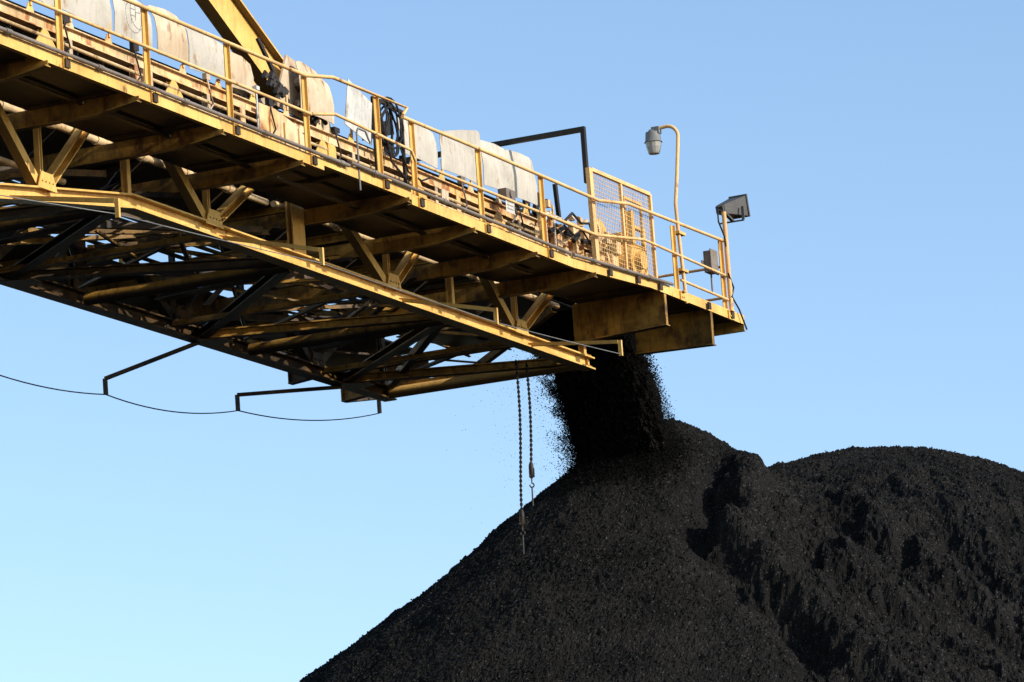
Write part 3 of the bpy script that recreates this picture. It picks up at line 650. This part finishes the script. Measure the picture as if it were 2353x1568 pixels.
# ------------------------------------------------------------------ falling coal
def traj(t,v): 
    return 19.6+4.0*t, v, 1.3-4.9*t*t
def wpt(u,v,w): 
    u=np.asarray(u,float);v=np.asarray(v,float);w=np.asarray(w,float); B=np.array([[.4221,-.90623,-.02409],[.90476,.42278,-.05163],[.05697,0,.99838]]); O=np.array(BO)
    return np.stack([u,v,w],-1)@B.T+O
nt_,nv=260,150; T,Vv=np.meshgrid(np.linspace(0.0,.90,nt_),np.linspace(2.26,3.80,nv),indexing='ij')
edge=np.clip(np.minimum(Vv-2.26,3.80-Vv)/.25,0,1)**.5
allc=[];allf=[]
for sgn in (-1,1):
    u,_,w=traj(T,Vv); Vj=Vv+.22*(fbm(T*9,Vv*1.5,.5,101,5,.7)-.5)+.05*(vn(T*30,Vv*8,.5,107)-.5)+(Vv-3.0)*.10*np.clip(T-.55,0,1)
    u=u+sgn*(.01+.20*edge*(.6+T))+.12*(fbm(T*9,Vv*3.5,.22,103+sgn,5,.75)-.5)+.09*(vn(T*9,Vv*4.5,.12,113+sgn)-.5)+rng.normal(0,.010,T.shape)
    allc.append(wpt(u,Vj,w).reshape(-1,3)); ii=np.arange(nt_*nv).reshape(nt_,nv)+(0 if sgn<0 else nt_*nv)
    f=np.stack([ii[:-1,:-1],ii[1:,:-1],ii[1:,1:],ii[:-1,1:]],-1).reshape(-1,4); allf.append(f if sgn>0 else f[:,::-1])
core=fastmesh("falling_coal",np.concatenate(allc).astype(np.float32),np.concatenate(allf),4,STREAM)
top(core,"dense stream of black coal pouring off the boom onto the pile","falling coal",kind="stuff")
n=190000
t=rng.uniform(0.02,.88,n); v=2.18+1.70*rng.random(n); 
left=rng.random(n)<.32; v=np.where(left,3.72+np.abs(rng.normal(0,.16,n))*(.3+1.2*t),v); right=(~left)&(rng.random(n)<.07); v=np.where(right,2.26-np.abs(rng.normal(0,.05,n)),v)
clump=vn(t*40,v*9,1.0,151); 
u,_,w=traj(t,v); u=u+rng.normal(0,.15,n)*(.6+t); w=w+rng.normal(0,.02,n)
S=.004+.010*rng.random(n)**2.5
P=wpt(u,v,w); ok=(P[:,2]>height(P[:,0],P[:,1])-.02)&((~left)|(clump>.40))
m_=16000; tt=rng.uniform(.66,.80,m_); vv=rng.uniform(2.1,3.9,m_); uu,_,ww_=traj(tt,vv); Pl=wpt(uu+rng.normal(-.25,.35,m_),vv+rng.normal(0,.12,m_),ww_); hz=height(Pl[:,0],Pl[:,1]); Pl[:,2]=hz+np.abs(rng.normal(0,.07,m_))
P2=np.concatenate([P[ok],Pl]); S2=np.concatenate([S[ok],.006+.012*rng.random(m_)**2])
o=lumps("coal_spray",P2,S2,STREAM); top(o,"loose coal lumps flying around the falling stream","falling coal",kind="stuff")
n=900
t=rng.uniform(.3,.85,n); v=3.95+np.abs(rng.normal(0,.6,n)); u,_,w=traj(t,v); P=wpt(u+rng.normal(0,.3,n),v,w+rng.normal(0,.3,n)); ok=P[:,2]>height(P[:,0],P[:,1]); 
o=lumps("coal_dust",P[ok],(.003+.005*rng.random(n))[ok]); top(o,"fine coal grains drifting beside the stream","coal dust",kind="stuff")
nu,nvv=500,16; UU,VV=np.meshgrid(np.linspace(U0,18.9,nu),np.linspace(2.03,4.02,nvv),indexing='ij')
WW=1.6+.30*(1-((VV-3.03)/1.0)**2)+.12*(fbm(UU,VV,.25,131,3,.7)-.5)
ii=np.arange(nu*nvv).reshape(nu,nvv); f=np.stack([ii[:-1,:-1],ii[1:,:-1],ii[1:,1:],ii[:-1,1:]],-1).reshape(-1,4)
o=fastmesh("belt_coal",wpt(UU,VV,WW).reshape(-1,3).astype(np.float32),f,4,LUMP); top(o,"ridge of black coal riding on the conveyor belt","coal",kind="stuff")
# ------------------------------------------------------------------ ground
g=MB(); R_=6000
g.add([(-R_,-R_,0),(R_,-R_,0),(R_,R_,0),(-R_,R_,0)],[(0,1,2,3)])
go=put("ground",g,GROUND); go["kind"]="structure"; go["label"]="bare dusty ground of the coal yard"; go["category"]="ground"
# ------------------------------------------------------------------ light
EL=math.radians(21.5); az=Vector((.906,-.423,0)).normalized()
az=(Matrix.Rotation(math.radians(-4),3,'Z')@az)
to=Vector((az.x*math.cos(EL),az.y*math.cos(EL),math.sin(EL)))
sl=bpy.data.lights.new("sun","SUN"); sl.energy=5.0; sl.angle=math.radians(.5); sl.color=(1,.96,.89)
so=bpy.data.objects.new("sun",sl); COL.objects.link(so); so.rotation_euler=to.to_track_quat('Z','Y').to_euler(); so.location=(20,-10,40)
w=bpy.data.worlds.new("World"); sc.world=w; w.use_nodes=True; nt=w.node_tree; bg=nt.nodes["Background"]
sk=nt.nodes.new("ShaderNodeTexSky"); sk.sky_type='NISHITA'; sk.sun_disc=False; sk.sun_elevation=EL; sk.sun_rotation=math.atan2(to.x,to.y)
sk.air_density=1.0; sk.dust_density=.3; sk.ozone_density=1.7
hs=nt.nodes.new("ShaderNodeHueSaturation"); hs.inputs['Hue'].default_value=.503; hs.inputs['Saturation'].default_value=1.04; hs.inputs['Value'].default_value=1.53
nt.links.new(sk.outputs[0],hs.inputs['Color']); nt.links.new(hs.outputs[0],bg.inputs[0]); bg.inputs[1].default_value=.15
# ------------------------------------------------------------------ camera
cam=bpy.data.cameras.new("camera"); cam.lens=167.97; cam.sensor_width=36; cam.clip_end=20000; cam.clip_start=.5
co_=bpy.data.objects.new("camera",cam); COL.objects.link(co_)
right=Vector((.99895,0,-.04579)); down=Vector((-.04443,.24229,-.96919)); fw=Vector((.0111,.9702,.24204))
M=Matrix((( right.x,-down.x,-fw.x,0),(right.y,-down.y,-fw.y,0),(right.z,-down.z,-fw.z,1.7),(0,0,0,1)))
co_.matrix_world=M; sc.camera=co_
sc.view_settings.view_transform='Standard'; sc.view_settings.look='None'; sc.view_settings.exposure=0
